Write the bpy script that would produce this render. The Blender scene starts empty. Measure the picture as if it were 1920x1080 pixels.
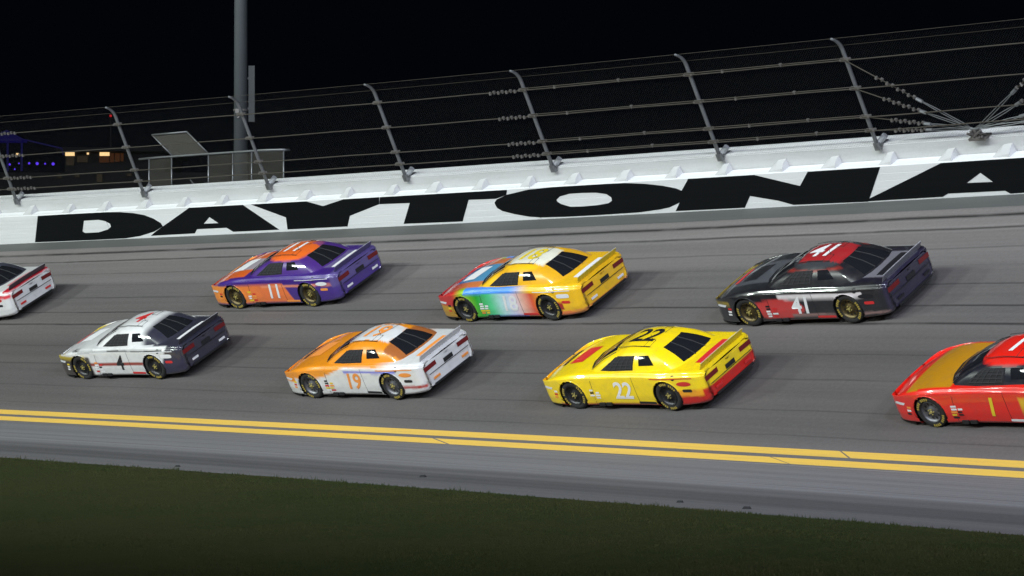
import bpy, bmesh, math, random
import numpy as np
from mathutils import Vector, Matrix
from mathutils.geometry import tessellate_polygon
random.seed(7); rng = np.random.default_rng(7)
R = math.radians
sc = bpy.context.scene
C = sc.collection

# ------------------------------------------------------------------ camera
ZC = 3.2                                  # eye height above the world's zero
FPX = 5597.6
PITCH = (622.48-540)/FPX
cd = bpy.data.cameras.new('camera'); cam = bpy.data.objects.new('camera', cd); C.objects.link(cam)
cd.sensor_width = 36; cd.lens = 36*FPX/1920; cd.clip_start = .5; cd.clip_end = 6000
cam.location = (0, 0, ZC); cam.rotation_euler = (R(90)+math.atan(PITCH), 0, 0)
sc.camera = cam
# ------------------------------------------------------------------ world (night)
wd = bpy.data.worlds.new('World'); sc.world = wd; wd.use_nodes = True
bg = wd.node_tree.nodes['Background']; bg.inputs[0].default_value = (.35, .55, 1, 1); bg.inputs[1].default_value = .0022
# ------------------------------------------------------------------ lights: the speedway's floodlights
def lamp(name, typ, loc, target, energy, color, **kw):
    l = bpy.data.lights.new(name, typ); o = bpy.data.objects.new(name, l); C.objects.link(o)
    o.location = loc; d = Vector(target)-Vector(loc); o.rotation_euler = d.to_track_quat('-Z', 'Y').to_euler()
    l.energy = energy; l.color = color
    for k, v in kw.items(): setattr(l, k, v)
    return o
lamp('floodlight_sun', 'SUN', (-60, -20, 60), (0, 80, 0), .22, (.93, .97, 1), angle=R(14))
FL = [((-88, 70, 38), (-12, 88, 7), .78, (.88, 1, .91)),
      ((-66, 42, 39), (-9, 86, 7), .62, (.92, 1, .95)),
      ((-42, 22, 40), (-3, 84, 7), .50, (.92, .97, 1)),
      ((-16, 8, 41), (4, 80, 7), .50, (.86, .91, 1)),
      ((12, 2, 40), (9, 78, 7), .50, (.76, .83, 1)),
      ((38, 6, 38), (12, 74, 7), .55, (.74, .81, 1))]
EN = 152000
for loc, tg, e, c in FL:
    lamp('floodlight', 'SPOT', loc, tg, EN*e, c, spot_size=R(72), spot_blend=1.0, shadow_soft_size=4.5)
# ------------------------------------------------------------------ exposure
vs = sc.view_settings
vs.view_transform = 'Standard'; vs.look = 'None'; vs.exposure = 0; vs.gamma = 1; vs.use_curve_mapping = False
try: sc.cycles.use_denoising = True
except Exception: pass

# ------------------------------------------------------------------ the speedway's own coordinates
AL, D0, K, B0, B1, HB, HG, W = .79718, 83.7535, .00347, .49086, -.00202, 3.09685, -.00956, 11.39
WB = W+.62                     # the banking ends just below the yellow lines
def bank(s): return B0+B1*np.clip(s, -80, 90)
def P(s, d, n):
    """s along the wall (away from us), d down the banking from the wall, n square to the banking"""
    a = AL+K*s; b = bank(s)
    X = (np.cos(a)-np.cos(AL))/K; Y = D0+(np.sin(a)-np.sin(AL))/K
    w = d*np.cos(b)+n*np.sin(b); h = HB+HG*s-d*np.sin(b)+n*np.cos(b)
    return Vector((X-np.cos(a)*w, Y-np.sin(a)*w, h+ZC))
def PW(s, w, z):
    """plan offset w inward of the wall base, world height z"""
    a = AL+K*s
    return Vector(((np.cos(a)-np.cos(AL))/K-np.cos(a)*w, D0+(np.sin(a)-np.sin(AL))/K-np.sin(a)*w, z))
def edge_w(s): return W*math.cos(bank(s))+9.725
def edge_z(s): return HB+HG*s-W*math.sin(bank(s))-.554+ZC
def cross(s, q, lift=0):
    """q metres across from the wall: banking, then apron"""
    if q <= WB: return P(s, q, lift)
    w0 = WB*math.cos(bank(s)); z0 = HB+HG*s-WB*math.sin(bank(s))+ZC
    t = (q-WB)/(edge_w(s)-w0)
    sm = .35*(1-t)*(1-t)*t*0
    return PW(s, w0+(q-WB), z0+(edge_z(s)-z0)*min(t, 1.2)+sm+lift)
def frame(s):
    a = AL+K*s; b = bank(s)
    T = Vector((-math.sin(a), math.cos(a), 0)); I = Vector((-math.cos(a), -math.sin(a), 0)); Z = Vector((0, 0, 1))
    return T, I*math.cos(b)-Z*math.sin(b), I*math.sin(b)+Z*math.cos(b), I

# ------------------------------------------------------------------ materials
def lin(c):
    c = [x/255 for x in c]
    return tuple((x/12.92 if x <= .04045 else ((x+.055)/1.055)**2.4) for x in c)
def mat(name, col=(.5, .5, .5), rough=.6, metal=0, **kw):
    m = bpy.data.materials.new(name); m.use_nodes = True; b = m.node_tree.nodes['Principled BSDF']
    b.inputs['Base Color'].default_value = (*col[:3], 1); b.inputs['Roughness'].default_value = rough; b.inputs['Metallic'].default_value = metal
    for k, v in kw.items(): b.inputs[k.replace('_', ' ')].default_value = v
    return m
class N:
    def __init__(s, m): s.t = m.node_tree; s.b = s.t.nodes['Principled BSDF']
    def n(s, typ, **kw):
        o = s.t.nodes.new(typ)
        for k, v in kw.items():
            if k.startswith('i_'): o.inputs[k[2:].replace('_', ' ')].default_value = v
            else: setattr(o, k, v)
        return o
    def l(s, a, b): s.t.links.new(a, b)
    def math(s, op, a, b=None, c=None):
        o = s.t.nodes.new('ShaderNodeMath'); o.operation = op
        for i, v in enumerate((a, b, c)):
            if v is None: continue
            if isinstance(v, (int, float)): o.inputs[i].default_value = v
            else: s.l(v, o.inputs[i])
        return o.outputs[0]
    def noise(s, vec, scale, detail=4, rough=.55):
        o = s.n('ShaderNodeTexNoise'); o.inputs['Scale'].default_value = scale; o.inputs['Detail'].default_value = detail; o.inputs['Roughness'].default_value = rough
        s.l(vec, o.inputs['Vector']); return o.outputs['Fac']
    def mapping(s, vec, scale):
        o = s.n('ShaderNodeMapping'); o.inputs['Scale'].default_value = scale; s.l(vec, o.inputs['Vector']); return o.outputs[0]
    def mix(s, f, a, b, mode='MIX'):
        o = s.t.nodes.new('ShaderNodeMix'); o.data_type = 'RGBA'; o.blend_type = mode
        if isinstance(f, (int, float)): o.inputs[0].default_value = f
        else: s.l(f, o.inputs[0])
        for i, v in ((6, a), (7, b)):
            if isinstance(v, tuple): o.inputs[i].default_value = (*v[:3], 1)
            else: s.l(v, o.inputs[i])
        return o.outputs[2]
    def ramp(s, f, a, b):
        o = s.n('ShaderNodeMapRange'); o.inputs[1].default_value = a; o.inputs[2].default_value = b; s.l(f, o.inputs[0]); return o.outputs[0]
    def bump(s, h, strength, dist=.02):
        o = s.n('ShaderNodeBump'); o.inputs['Strength'].default_value = strength; o.inputs['Distance'].default_value = dist
        s.l(h, o.inputs['Height']); s.l(o.outputs[0], s.b.inputs['Normal'])

def asphalt(name, base, warm, seams, bands, streak=.5):
    """UV = (s, q) in metres"""
    m = mat(name, base, .78); k = N(m)
    uv = k.n('ShaderNodeUVMap').outputs[0]; sep = k.n('ShaderNodeSeparateXYZ'); k.l(uv, sep.inputs[0])
    s_, q_ = sep.outputs[0], sep.outputs[1]
    grit = k.noise(uv, 42, 3, .7); grit2 = k.noise(uv, 9, 4, .6)
    st1 = k.noise(k.mapping(uv, (.035, 2.6, 1)), 1.0, 6, .62)
    st2 = k.noise(k.mapping(uv, (.12, 9, 1)), 1.0, 4, .6)
    big = k.noise(k.mapping(uv, (.08, .4, 1)), 1.0, 3, .5)
    f = k.math('MULTIPLY', k.ramp(st1, .3, .7), .36*streak)
    f = k.math('ADD', f, k.math('MULTIPLY', k.ramp(st2, .3, .7), .17*streak))
    f = k.math('ADD', f, k.math('MULTIPLY', k.ramp(grit, .25, .75), .30))
    f = k.math('ADD', f, k.math('MULTIPLY', k.ramp(grit2, .3, .7), .10))
    f = k.math('ADD', f, k.math('MULTIPLY', k.ramp(big, .3, .7), .16))
    f = k.math('ADD', f, .55)
    # wobbling sealed joints running along the track
    wob = k.math('MULTIPLY', k.math('SUBTRACT', k.noise(k.mapping(uv, (.25, .02, 1)), 1.0, 3), .5), .16)
    qq = k.math('ADD', q_, wob)
    wv = k.noise(k.mapping(uv, (.5, .3, 1)), 1.0, 3)
    for q0, wdt, dark in seams:
        dd = k.math('ABSOLUTE', k.math('SUBTRACT', qq, q0))
        g = k.math('SUBTRACT', 1, k.math('MINIMUM', k.math('DIVIDE', dd, wdt), 1))
        g = k.math('MULTIPLY', k.math('MULTIPLY', g, dark), k.ramp(wv, .15, .5))
        f = k.math('MULTIPLY', f, k.math('SUBTRACT', 1, g))
    for qa, qb, dark in bands:
        c0, h0 = (qa+qb)/2, (qb-qa)/2
        dd = k.math('ABSOLUTE', k.math('SUBTRACT', qq, c0))
        mr = k.n('ShaderNodeMapRange'); mr.interpolation_type = 'SMOOTHSTEP'
        mr.inputs[1].default_value = h0*1.12; mr.inputs[2].default_value = h0*.75; k.l(dd, mr.inputs[0])
        f = k.math('MULTIPLY', f, k.math('SUBTRACT', 1, k.math('MULTIPLY', mr.outputs[0], dark)))
    tone = k.mix(k.ramp(big, .3, .7), base, warm)
    vm = k.n('ShaderNodeVectorMath'); vm.operation = 'SCALE'; k.l(tone, vm.inputs[0]); k.l(f, vm.inputs['Scale'])
    k.l(vm.outputs[0], k.b.inputs['Base Color'])
    k.l(k.math('ADD', k.math('MULTIPLY', grit2, -.25), .88), k.b.inputs['Roughness'])
    k.bump(grit, .5, .008)
    k.b.inputs['Specular IOR Level'].default_value = .35
    return m
M = {}
M['track'] = asphalt('banked_asphalt', (.138, .129, .125), (.132, .120, .113),
    [(.98, .13, .95), (1.62, .10, .8), (2.6, .06, .4), (3.45, .03, .2), (4.33, .05, .6), (5.32, .06, .75), (6.12, .08, .8), (7.5, .04, .35), (8.6, .05, .4), (9.9, .035, .35), (10.9, .04, .3)],
    [(.02, .52, .34), (.5, 1.75, -.5), (1.5, 3.4, -.25), (4.4, 11.35, .12), (7.0, 11.4, .18), (6.6, 8.2, .06)], .5)
M['apron'] = asphalt('apron_asphalt', (.168, .165, .168), (.150, .147, .151),
    [(WB+.25, .07, .4), (WB+1.15, .05, .3), (WB+2.0, .06, .35), (WB+3.0, .06, .4), (WB+4.1, .08, .45), (WB+9.0, .12, .4)],
    [(WB+4.9, WB+9.9, .42), (WB+6.2, WB+7.7, .26)], 1.25)
def grass_ground():
    m = mat('mown_grass', (.035, .05, .015), 1); k = N(m)
    co = k.n('ShaderNodeNewGeometry').outputs['Position']
    a = k.noise(co, .22, 5, .6); b = k.noise(co, 3.5, 4, .6); c = k.noise(co, 40, 3, .7)
    f = k.math('ADD', k.math('MULTIPLY', a, .55), k.math('MULTIPLY', b, .45))
    t = k.mix(k.ramp(f, .35, .65), (.022, .034, .007), (.042, .043, .014))
    t = k.mix(k.ramp(c, .3, .75), t, (.018, .028, .008), 'MULTIPLY') if False else k.mix(k.math('MULTIPLY', k.ramp(c, .4, .7), .5), t, (.02, .03, .01))
    k.l(t, k.b.inputs['Base Color']); k.bump(c, .9, .05); k.b.inputs['Specular IOR Level'].default_value = .1
    return m
M['grass'] = grass_ground()
def blade_mat():
    m = mat('grass_blades', (.05, .08, .02), .8); k = N(m)
    co = k.n('ShaderNodeNewGeometry').outputs['Position']
    a = k.noise(co, .30, 5, .65); b = k.noise(co, 9, 3, .6)
    f = k.math('ADD', k.math('MULTIPLY', a, .6), k.math('MULTIPLY', b, .4))
    t = k.mix(k.ramp(f, .38, .62), (.019, .036, .006), (.050, .046, .014)); pz = k.noise(co, 1.1, 4, .7); t = k.mix(k.math('MULTIPLY', k.ramp(pz, .58, .72), .6), t, (.075, .064, .028))
    k.l(t, k.b.inputs['Base Color']); k.b.inputs['Specular IOR Level'].default_value = .2
    return m
M['blade'] = blade_mat()
def painted(name, col, rough=.55, dirt=.25, dcol=(.35, .34, .30), stretch=(1, 1, 1), scale=1.2):
    m = mat(name, col, rough); k = N(m)
    co = k.n('ShaderNodeUVMap').outputs[0] if stretch != (1, 1, 1) else k.n('ShaderNodeTexCoord').outputs['Object']
    a = k.noise(k.mapping(co, stretch), scale, 6, .65); b = k.noise(co, 14, 4, .6)
    f = k.math('MULTIPLY', k.ramp(k.math('ADD', k.math('MULTIPLY', a, .75), k.math('MULTIPLY', b, .25)), .46, .72), dirt)
    k.l(k.mix(f, col, dcol), k.b.inputs['Base Color']); k.bump(b, .15, .004)
    return m
M['white_wall'] = painted('white_wall_paint', (.80, .81, .81), .5, .30, (.42, .42, .39), (.10, 3.5, 1), 1.6)
M['black_letter'] = painted('black_wall_paint', (.004, .005, .006), .7, .5, (.009, .010, .012), (.10, 9, 1), 1.6)
M['black_letter'].node_tree.nodes['Principled BSDF'].inputs['Specular IOR Level'].default_value = .12
M['grey_concrete'] = painted('painted_concrete', (.57, .575, .575), .7, .45, (.34, .34, .31), (.2, 2, 1), 1.4)
M['gutter'] = painted('wall_foot_concrete', (.085, .09, .085), .85, .5, (.12, .12, .11), (.1, 3, 1), 2)
M['yellow'] = painted('yellow_line_paint', (.68, .43, .07), .65, .4, (.26, .21, .12), (.35, 14, 1), 1.5)
M['galv'] = painted('galvanised_steel', (.22, .23, .24), .42, .5, (.13, .12, .10), (1, 1, 1), 3)
M['galv'].node_tree.nodes['Principled BSDF'].inputs['Metallic'].default_value = .55
M['bright_galv'] = painted('bright_galvanised_steel', (.42, .44, .46), .45, .4, (.2, .2, .2), (1, 1, 1), 9)
M['clamp'] = painted('weathered_clamp_steel', (.17, .16, .15), .5, .5, (.08, .07, .055), (1, 1, 1), 6)
M['clamp'].node_tree.nodes['Principled BSDF'].inputs['Metallic'].default_value = .4
M['cable'] = painted('rusting_wire_rope', (.052, .045, .035), .65, .7, (.03, .02, .012), (1, 1, 1), 2)
M['mesh'] = mat('chain_link_wire', (.07, .07, .067), .7, .1)
M['pole'] = painted('grey_steel_pole', (.080, .090, .097), .5, .3, (.05, .05, .05), (1, 1, 1), 1)
M['mesh_panel'] = mat('brown_mesh_wire', (.10, .095, .078), .8)
M['box_grey'] = painted('grey_box_paint', (.045, .05, .053), .7, .3, (.03, .03, .03))
M['rubber'] = mat('rubber_crumb', (.012, .012, .012), .8)

# ------------------------------------------------------------------ helpers
def link(name, me, m=None, parent=None):
    o = bpy.data.objects.new(name, me); C.objects.link(o)
    if m is not None and me is not None and not me.materials: me.materials.append(m)
    if parent is not None: o.parent = parent
    return o
def tag(o, label=None, cat=None, group=None, kind=None):
    if label: o['label'] = label
    if cat: o['category'] = cat
    if group: o['group'] = group
    if kind: o['kind'] = kind
    return o
def empty(name, loc=(0, 0, 0)):
    o = bpy.data.objects.new(name, None); C.objects.link(o); o.location = loc; o.empty_display_size = .3; return o
def mesh(name, vs_, fs, smooth=False):
    me = bpy.data.meshes.new(name); me.from_pydata([tuple(v) for v in vs_], [], fs); me.update()
    if smooth: me.polygons.foreach_set('use_smooth', [True]*len(me.polygons))
    return me
class MB:
    def __init__(s): s.v = []; s.f = []
    def add(s, v, f):
        o = len(s.v); s.v += [Vector(x) for x in v]; s.f += [tuple(i+o for i in q) for q in f]; return s
    def box(s, c, sz, rot=None):
        x, y, z = [t/2 for t in sz]
        v = [Vector((a*x, b*y, d*z)) for a in (-1, 1) for b in (-1, 1) for d in (-1, 1)]
        if rot is not None: v = [rot @ p for p in v]
        return s.add([p+Vector(c) for p in v], [(0, 1, 3, 2), (4, 6, 7, 5), (0, 4, 5, 1), (2, 3, 7, 6), (0, 2, 6, 4), (1, 5, 7, 3)])
    def tube(s, pts, r, seg=8, cap=True):
        pts = [Vector(p) for p in pts]; rs = r if isinstance(r, (list, tuple)) else [r]*len(pts)
        v = []; f = []; up = Vector((.123, .321, .94)).normalized()
        for i, p in enumerate(pts):
            t = (pts[min(i+1, len(pts)-1)]-pts[max(i-1, 0)]).normalized()
            a = t.cross(up).normalized(); b = t.cross(a)
            v += [p+(a*math.cos(2*math.pi*k/seg)+b*math.sin(2*math.pi*k/seg))*rs[i] for k in range(seg)]
        for i in range(len(pts)-1):
            for k in range(seg):
                k2 = (k+1) % seg; f.append((i*seg+k, i*seg+k2, (i+1)*seg+k2, (i+1)*seg+k))
        if cap: f.append(tuple(range(seg))[::-1]); f.append(tuple((len(pts)-1)*seg+k for k in range(seg)))
        return s.add(v, f)
    def build(s, name, m, parent=None, smooth=False):
        return link(name, mesh(name, s.v, s.f, smooth), m, parent)
def strip(name, ss, prof, m, parent=None, uvq=None, closed=False, kind=None, smooth=False):
    """sweep prof(s) -> list of points along ss; UV=(s, running coordinate)"""
    rows = [prof(s) for s in ss]; n = len(rows[0]); v = [p for r in rows for p in r]; f = []
    for i in range(len(ss)-1):
        for j in range(n-1 if not closed else n):
            j2 = (j+1) % n; f.append((i*n+j, i*n+j2, (i+1)*n+j2, (i+1)*n+j))
    if closed: f.append(tuple(range(n))[::-1]); f.append(tuple((len(ss)-1)*n+j for j in range(n)))
    me = mesh(name, v, f, smooth)
    if uvq is None:
        acc = [0]
        for j in range(1, n): acc.append(acc[-1]+(rows[0][j]-rows[0][j-1]).length)
        uvq = acc
    uv = me.uv_layers.new(name='UVMap')
    for p in me.polygons:
        for li in p.loop_indices:
            vi = me.loops[li].vertex_index; uv.data[li].uv = (ss[vi//n], uvq[vi % n])
    o = link(name, me, m, parent)
    if kind: o['kind'] = kind
    return o
def rngs(a, b, st): n = max(1, int(math.ceil((b-a)/st))); return [a+(b-a)*i/n for i in range(n+1)]

# ------------------------------------------------------------------ ground and track
SA, SB = -62., 112.
SS = rngs(SA, SB, 2)
qs = [WB*i/12 for i in range(13)]
strip('banked_track', SS, lambda s: [P(s, q, 0) for q in qs], M['track'], uvq=qs, kind='structure', smooth=True)
def aq(s): return [WB+(edge_w(s)-WB*math.cos(bank(s)))*t for t in (0, .02, .25, .5, .75, 1.03)]
q0_ = aq(0)
strip('apron', SS, lambda s: [cross(s, q) for q in aq(s)], M['apron'], uvq=q0_, kind='structure')
CX, CY = -math.cos(AL)/K, D0-math.sin(AL)/K      # centre of the turn
def grass_z(s, w):
    t = w-edge_w(s)
    return edge_z(s)+.03+.10*(1-math.exp(-max(t, 0)/1.5))+.05*math.sin(w*.23+s*.11)*min(1, max(t, 0)/4)-.012*max(0, t-45)
gw = [-.15, .12, .6, 1.5, 3, 5, 8, 12, 17, 23, 30, 40, 55, 75, 100, 130, 160]
def gprof(s):
    out = []
    for i, t in enumerate(gw):
        w = edge_w(s)+t+(.11*math.sin(s*1.9+math.sin(s*.7)*2)+.08*math.sin(s*5.3+1)+.06*math.sin(s*.63) if i < 2 else 0)
        z = grass_z(s, w)
        if i == 0: z = edge_z(s)-.05
        out.append(PW(s, w, z))
    return out
strip('infield_grass', rngs(SA, SB, .5), gprof, M['grass'], kind='structure')
def back(s):
    zt = HB+HG*s+1.35*math.cos(bank(s))+ZC
    return [PW(s, -.9, zt-.35), PW(s, -2.5, zt-.4), PW(s, -7.5, zt-.5), PW(s, -22, -.5)]
strip('outer_embankment', SS, back, M['grass'], kind='structure')
MB().add([(-3000, -3000, -.6), (3000, -3000, -.6), (3000, 4000, -.6), (-3000, 4000, -.6)], [(0, 1, 2, 3)]).build('ground', M['grass'])['kind'] = 'structure'

# grass blades on the part of the infield in view
def blades():
    n = 230000; Y = 33+42*rng.random(n*2)**1.15; X = (rng.random(n*2)*2-1)*(.185*Y+2.5)
    r = np.hypot(X-CX, Y-CY); w = 1/K-r; a = np.arctan2(Y-CY, X-CX); s = (a-AL)/K
    ew = W*np.cos(bank(s))+9.725
    clump = np.sin(X*7.1+np.sin(Y*3.3))*np.sin(Y*5.7+np.sin(X*4.1))
    ok = (w > ew+.02+.09*np.sin(s*1.9+np.sin(s*.7)*2)+.08*np.sin(s*5.3+1)-.05*rng.random(n*2)) & (rng.random(n*2) < .62+.38*clump)
    X, Y, s, w, ew = X[ok][:n], Y[ok][:n], s[ok][:n], w[ok][:n], ew[ok][:n]; n = len(X)
    t = w-ew
    ez = HB+HG*s-W*np.sin(bank(s))-.554+ZC
    z = ez+.03+.10*(1-np.exp(-t/1.5))+.05*np.sin(w*.23+s*.11)*np.minimum(1, t/4)-.01
    h = .018+.034*rng.random(n)*(.6+.4*np.sin(X*1.3)*np.sin(Y*.9+X*.4))+.03*np.exp(-t/.15); ph = rng.random(n)*2*np.pi; wd_ = .004+.007*rng.random(n)
    ln = (rng.random(n)-.1)*.9*h; pl = rng.random(n)*2*np.pi
    v = np.zeros((n, 3, 3))
    v[:, 0] = np.c_[X-np.cos(ph)*wd_, Y-np.sin(ph)*wd_, z]; v[:, 1] = np.c_[X+np.cos(ph)*wd_, Y+np.sin(ph)*wd_, z]
    v[:, 2] = np.c_[X+np.cos(pl)*ln, Y+np.sin(pl)*ln, z+h]
    me = bpy.data.meshes.new('grass_blades'); me.vertices.add(n*3); me.loops.add(n*3); me.polygons.add(n)
    me.vertices.foreach_set('co', v.ravel()); me.loops.foreach_set('vertex_index', np.arange(n*3, dtype=np.int32))
    me.polygons.foreach_set('loop_start', np.arange(0, n*3, 3, dtype=np.int32)); me.update(calc_edges=True)
    o = link('grass_blades', me, M['blade']); o['kind'] = 'stuff'; o['label'] = 'short mown dark green grass growing on the infield below the apron'
blades()

# yellow double line
def line(q0, q1, s0, s1, sl0=0, sl1=0):
    ss = rngs(s0, s1, 1.0)
    def pr(s):
        return [P(s+(sl0 if s in (ss[0], ss[-1]) else 0), q0, .004), P(s, q1, .004)]
    o = strip('yellow_line', ss, pr, M['yellow'], uvq=[q0, q1], kind='structure')
for a, b in [(SA, -21.06), (-21.0, SB)]: line(W, W+.24, a, b, .45, .45)
for a, b in [(SA, -19.6), (-19.55, -8.6), (-8.5, SB)]: line(W+.36, W+.58, a, b, .75, .75)

# ------------------------------------------------------------------ outer wall with its lettering
wall = empty('barrier_wall', P(-1, 0, 0)); tag(wall, 'white banked barrier wall with big black letters painted along the track', 'wall')
def setp(o, p):
    o.parent = p; o.matrix_parent_inverse = Matrix.Translation(p.location).inverted()
    return o
seams = [SA, -53.3, -36.0, -18.6, -1.15, 17.33, 34.8, 52.3, 69.7, 87, SB]
for a, b in zip(seams[:-1], seams[1:]):
    ss = rngs(a+.012, b-.012, 1.2)
    o = strip('wall_panel', ss, lambda s: [P(s, 0, -.02)]+[P(s, -y_, n_) for g_ in (.2, .4, .6, .8) for y_, n_ in ((0, g_-.008), (.004, g_), (0, g_+.008))]+[P(s, 0, .99), P(s, -.015, 1.01), P(s, -.33, 1.01), P(s, -.33, -.02)], M['white_wall'], uvq=[0]+[g_+e_ for g_ in (.2, .4, .6, .8) for e_ in (-.011, 0, .011)]+[1.0, 1.03, 1.35, 2.3], closed=True); setp(o, wall)
o = strip('concrete_wall', SS, lambda s: [P(s, -.345, .9), P(s, -.345, 1.40), P(s, -.37, 1.425), P(s, -.84, 1.425), P(s, -.86, 1.40), P(s, -.86, -.2)], M['grey_concrete'], uvq=[0, .5, .53, 1, 1.03, 2.5], closed=True); setp(o, wall)
o = strip('wall_foot', SS, lambda s: [P(s, .56, .004), P(s, .0, .03)], M['gutter'], uvq=[.56, 0]); o['kind'] = 'structure'
o = strip('brightened_wall_top', SS, lambda s: [P(s, -.362, 1.43), P(s, -.85, 1.43)], M['white_wall'], uvq=[0, .5]); setp(o, wall)  # whiter sheet added over the concrete top, brighter light put into its paint
# foam-block caps between the steel barrier and the concrete, one every six feet
blk = None
T0, L0, N0, _ = frame(0)
def block_mesh():
    v = [(-.16, .15, 0), (.36, .10, 0), (.36, -.17, 0), (-.16, -.17, 0), (-.13, -.02, .17), (.14, .0, .12), (.14, -.17, .20), (-.13, -.17, .23), (-.15, .12, .08), (.34, .08, .02), (.34, -.17, .07)]
    f = [(0, 3, 7, 4, 8), (0, 8, 5, 9, 1), (8, 4, 5), (4, 7, 6, 5), (5, 6, 10, 9), (1, 9, 10, 2), (3, 2, 10, 6, 7), (0, 1, 2, 3)]
    return mesh('foam_block', v, f)
bm_ = block_mesh(); bm_.materials.append(M['grey_concrete'])
for i in range(-22, 42):
    s = .87+1.829*i+.05*math.sin(i*2.3)
    T, L, Nn, _ = frame(s); o = link('foam_block', bm_)
    mtx = Matrix((( *T, 0), (*L, 0), (*Nn, 0), (0, 0, 0, 1))).transposed(); mtx.translation = P(s, -.17, 1.012)
    sc_ = .92+.12*math.sin(i*1.7)
    o.parent = wall; o.matrix_world = mtx @ Matrix.Diagonal((sc_, 1, .92+.1*math.sin(i*3.1), 1)); o.matrix_parent_inverse = Matrix.Translation(wall.location).inverted()
LET = [('D',[[(20.52,0.976),(19.42,0.991),(18.18,0.995),(17.15,0.995),(16.53,0.966),(15.93,0.905),(15.47,0.823),(15.10,0.689),(14.83,0.522),(14.79,0.401),(15.25,0.246),(15.60,0.179),(16.01,0.109),(16.73,0.054),(18.27,0.045),(21.12,0.054)],[(18.38,0.731),(17.67,0.738),(17.38,0.680),(17.20,0.581),(17.20,0.478),(17.39,0.391),(17.88,0.304),(18.53,0.303),(18.63,0.363)],]),
('A',[[(14.77,0.409),(13.28,0.985),(10.84,0.995),(9.64,0.106),(11.70,0.108),(11.93,0.252),(13.27,0.254),(13.45,0.114),(15.50,0.101),(15.20,0.240)],[(12.88,0.427),(12.52,0.637),(12.22,0.421)],]),
('Y',[[(10.48,0.990),(8.04,0.995),(7.40,0.803),(6.43,0.995),(4.92,0.995),(5.03,0.765),(6.42,0.444),(6.68,0.104),(9.28,0.102),(9.16,0.499)],]),
('T',[[(4.90,0.995),(-0.26,0.990),(-0.17,0.836),(0.29,0.732),(1.37,0.747),(1.92,0.085),(4.32,0.102),(3.76,0.749),(5.02,0.767)],]),
('O',[[(0.40,0.612),(0.27,0.711),(-0.18,0.836),(-1.06,0.952),(-2.01,0.985),(-3.03,0.995),(-4.03,0.995),(-4.76,0.978),(-5.46,0.919),(-6.05,0.834),(-6.49,0.734),(-6.67,0.654),(-6.73,0.532),(-6.58,0.401),(-6.39,0.298),(-6.01,0.188),(-5.60,0.138),(-4.85,0.090),(-4.11,0.081),(-3.11,0.070),(-2.10,0.070),(-1.18,0.087),(-0.74,0.130),(-0.21,0.231),(0.21,0.344),(0.37,0.443),(0.40,0.549)],[(-2.00,0.596),(-2.18,0.695),(-2.56,0.759),(-3.02,0.762),(-3.56,0.745),(-3.93,0.683),(-4.06,0.577),(-4.04,0.476),(-3.88,0.410),(-3.44,0.369),(-2.88,0.353),(-2.43,0.364),(-2.12,0.460),(-2.01,0.539)],]),
('N',[[(-7.04,0.985),(-9.34,0.988),(-10.74,0.595),(-11.16,0.978),(-13.54,0.995),(-12.84,0.138),(-12.76,0.051),(-12.17,0.057),(-10.30,0.073),(-9.84,0.214),(-8.95,0.393),(-8.63,0.065),(-6.19,0.071),(-6.41,0.287),(-6.66,0.657)],]),
('A',[[(-12.83,0.133),(-15.46,0.989),(-18.62,0.995),(-20.17,0.076),(-17.21,0.061),(-17.08,0.144),(-15.34,0.154),(-15.14,0.075),(-12.77,0.063)],[(-16.01,0.406),(-16.54,0.661),(-16.81,0.400)],])]
for li, (ch, polys) in enumerate(LET):
    pl = [[Vector((a, min(b, .985), 0)) for a, b in p] for p in polys]
    flat = [v for p in pl for v in p]; tris = tessellate_polygon(pl)
    bm = bmesh.new(); bv = [bm.verts.new(v) for v in flat]
    for t in tris:
        try: bm.faces.new([bv[i] for i in t])
        except ValueError: pass
    for s in rngs(-21, 22, .6):
        bmesh.ops.bisect_plane(bm, geom=bm.verts[:]+bm.edges[:]+bm.faces[:], plane_co=(s, 0, 0), plane_no=(1, 0, 0))
    me = bpy.data.meshes.new('letter'); uv = bm.loops.layers.uv.new('UVMap')
    for f in bm.faces:
        for lp in f.loops: lp[uv].uv = (lp.vert.co.x, lp.vert.co.y)
    for v in bm.verts: s, n_ = v.co.x, v.co.y; v.co = P(s, .004+.0006*li, n_)
    bmesh.ops.recalc_face_normals(bm, faces=bm.faces); bm.to_mesh(me); bm.free()
    setp(link('letter', me, M['black_letter']), wall)

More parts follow.
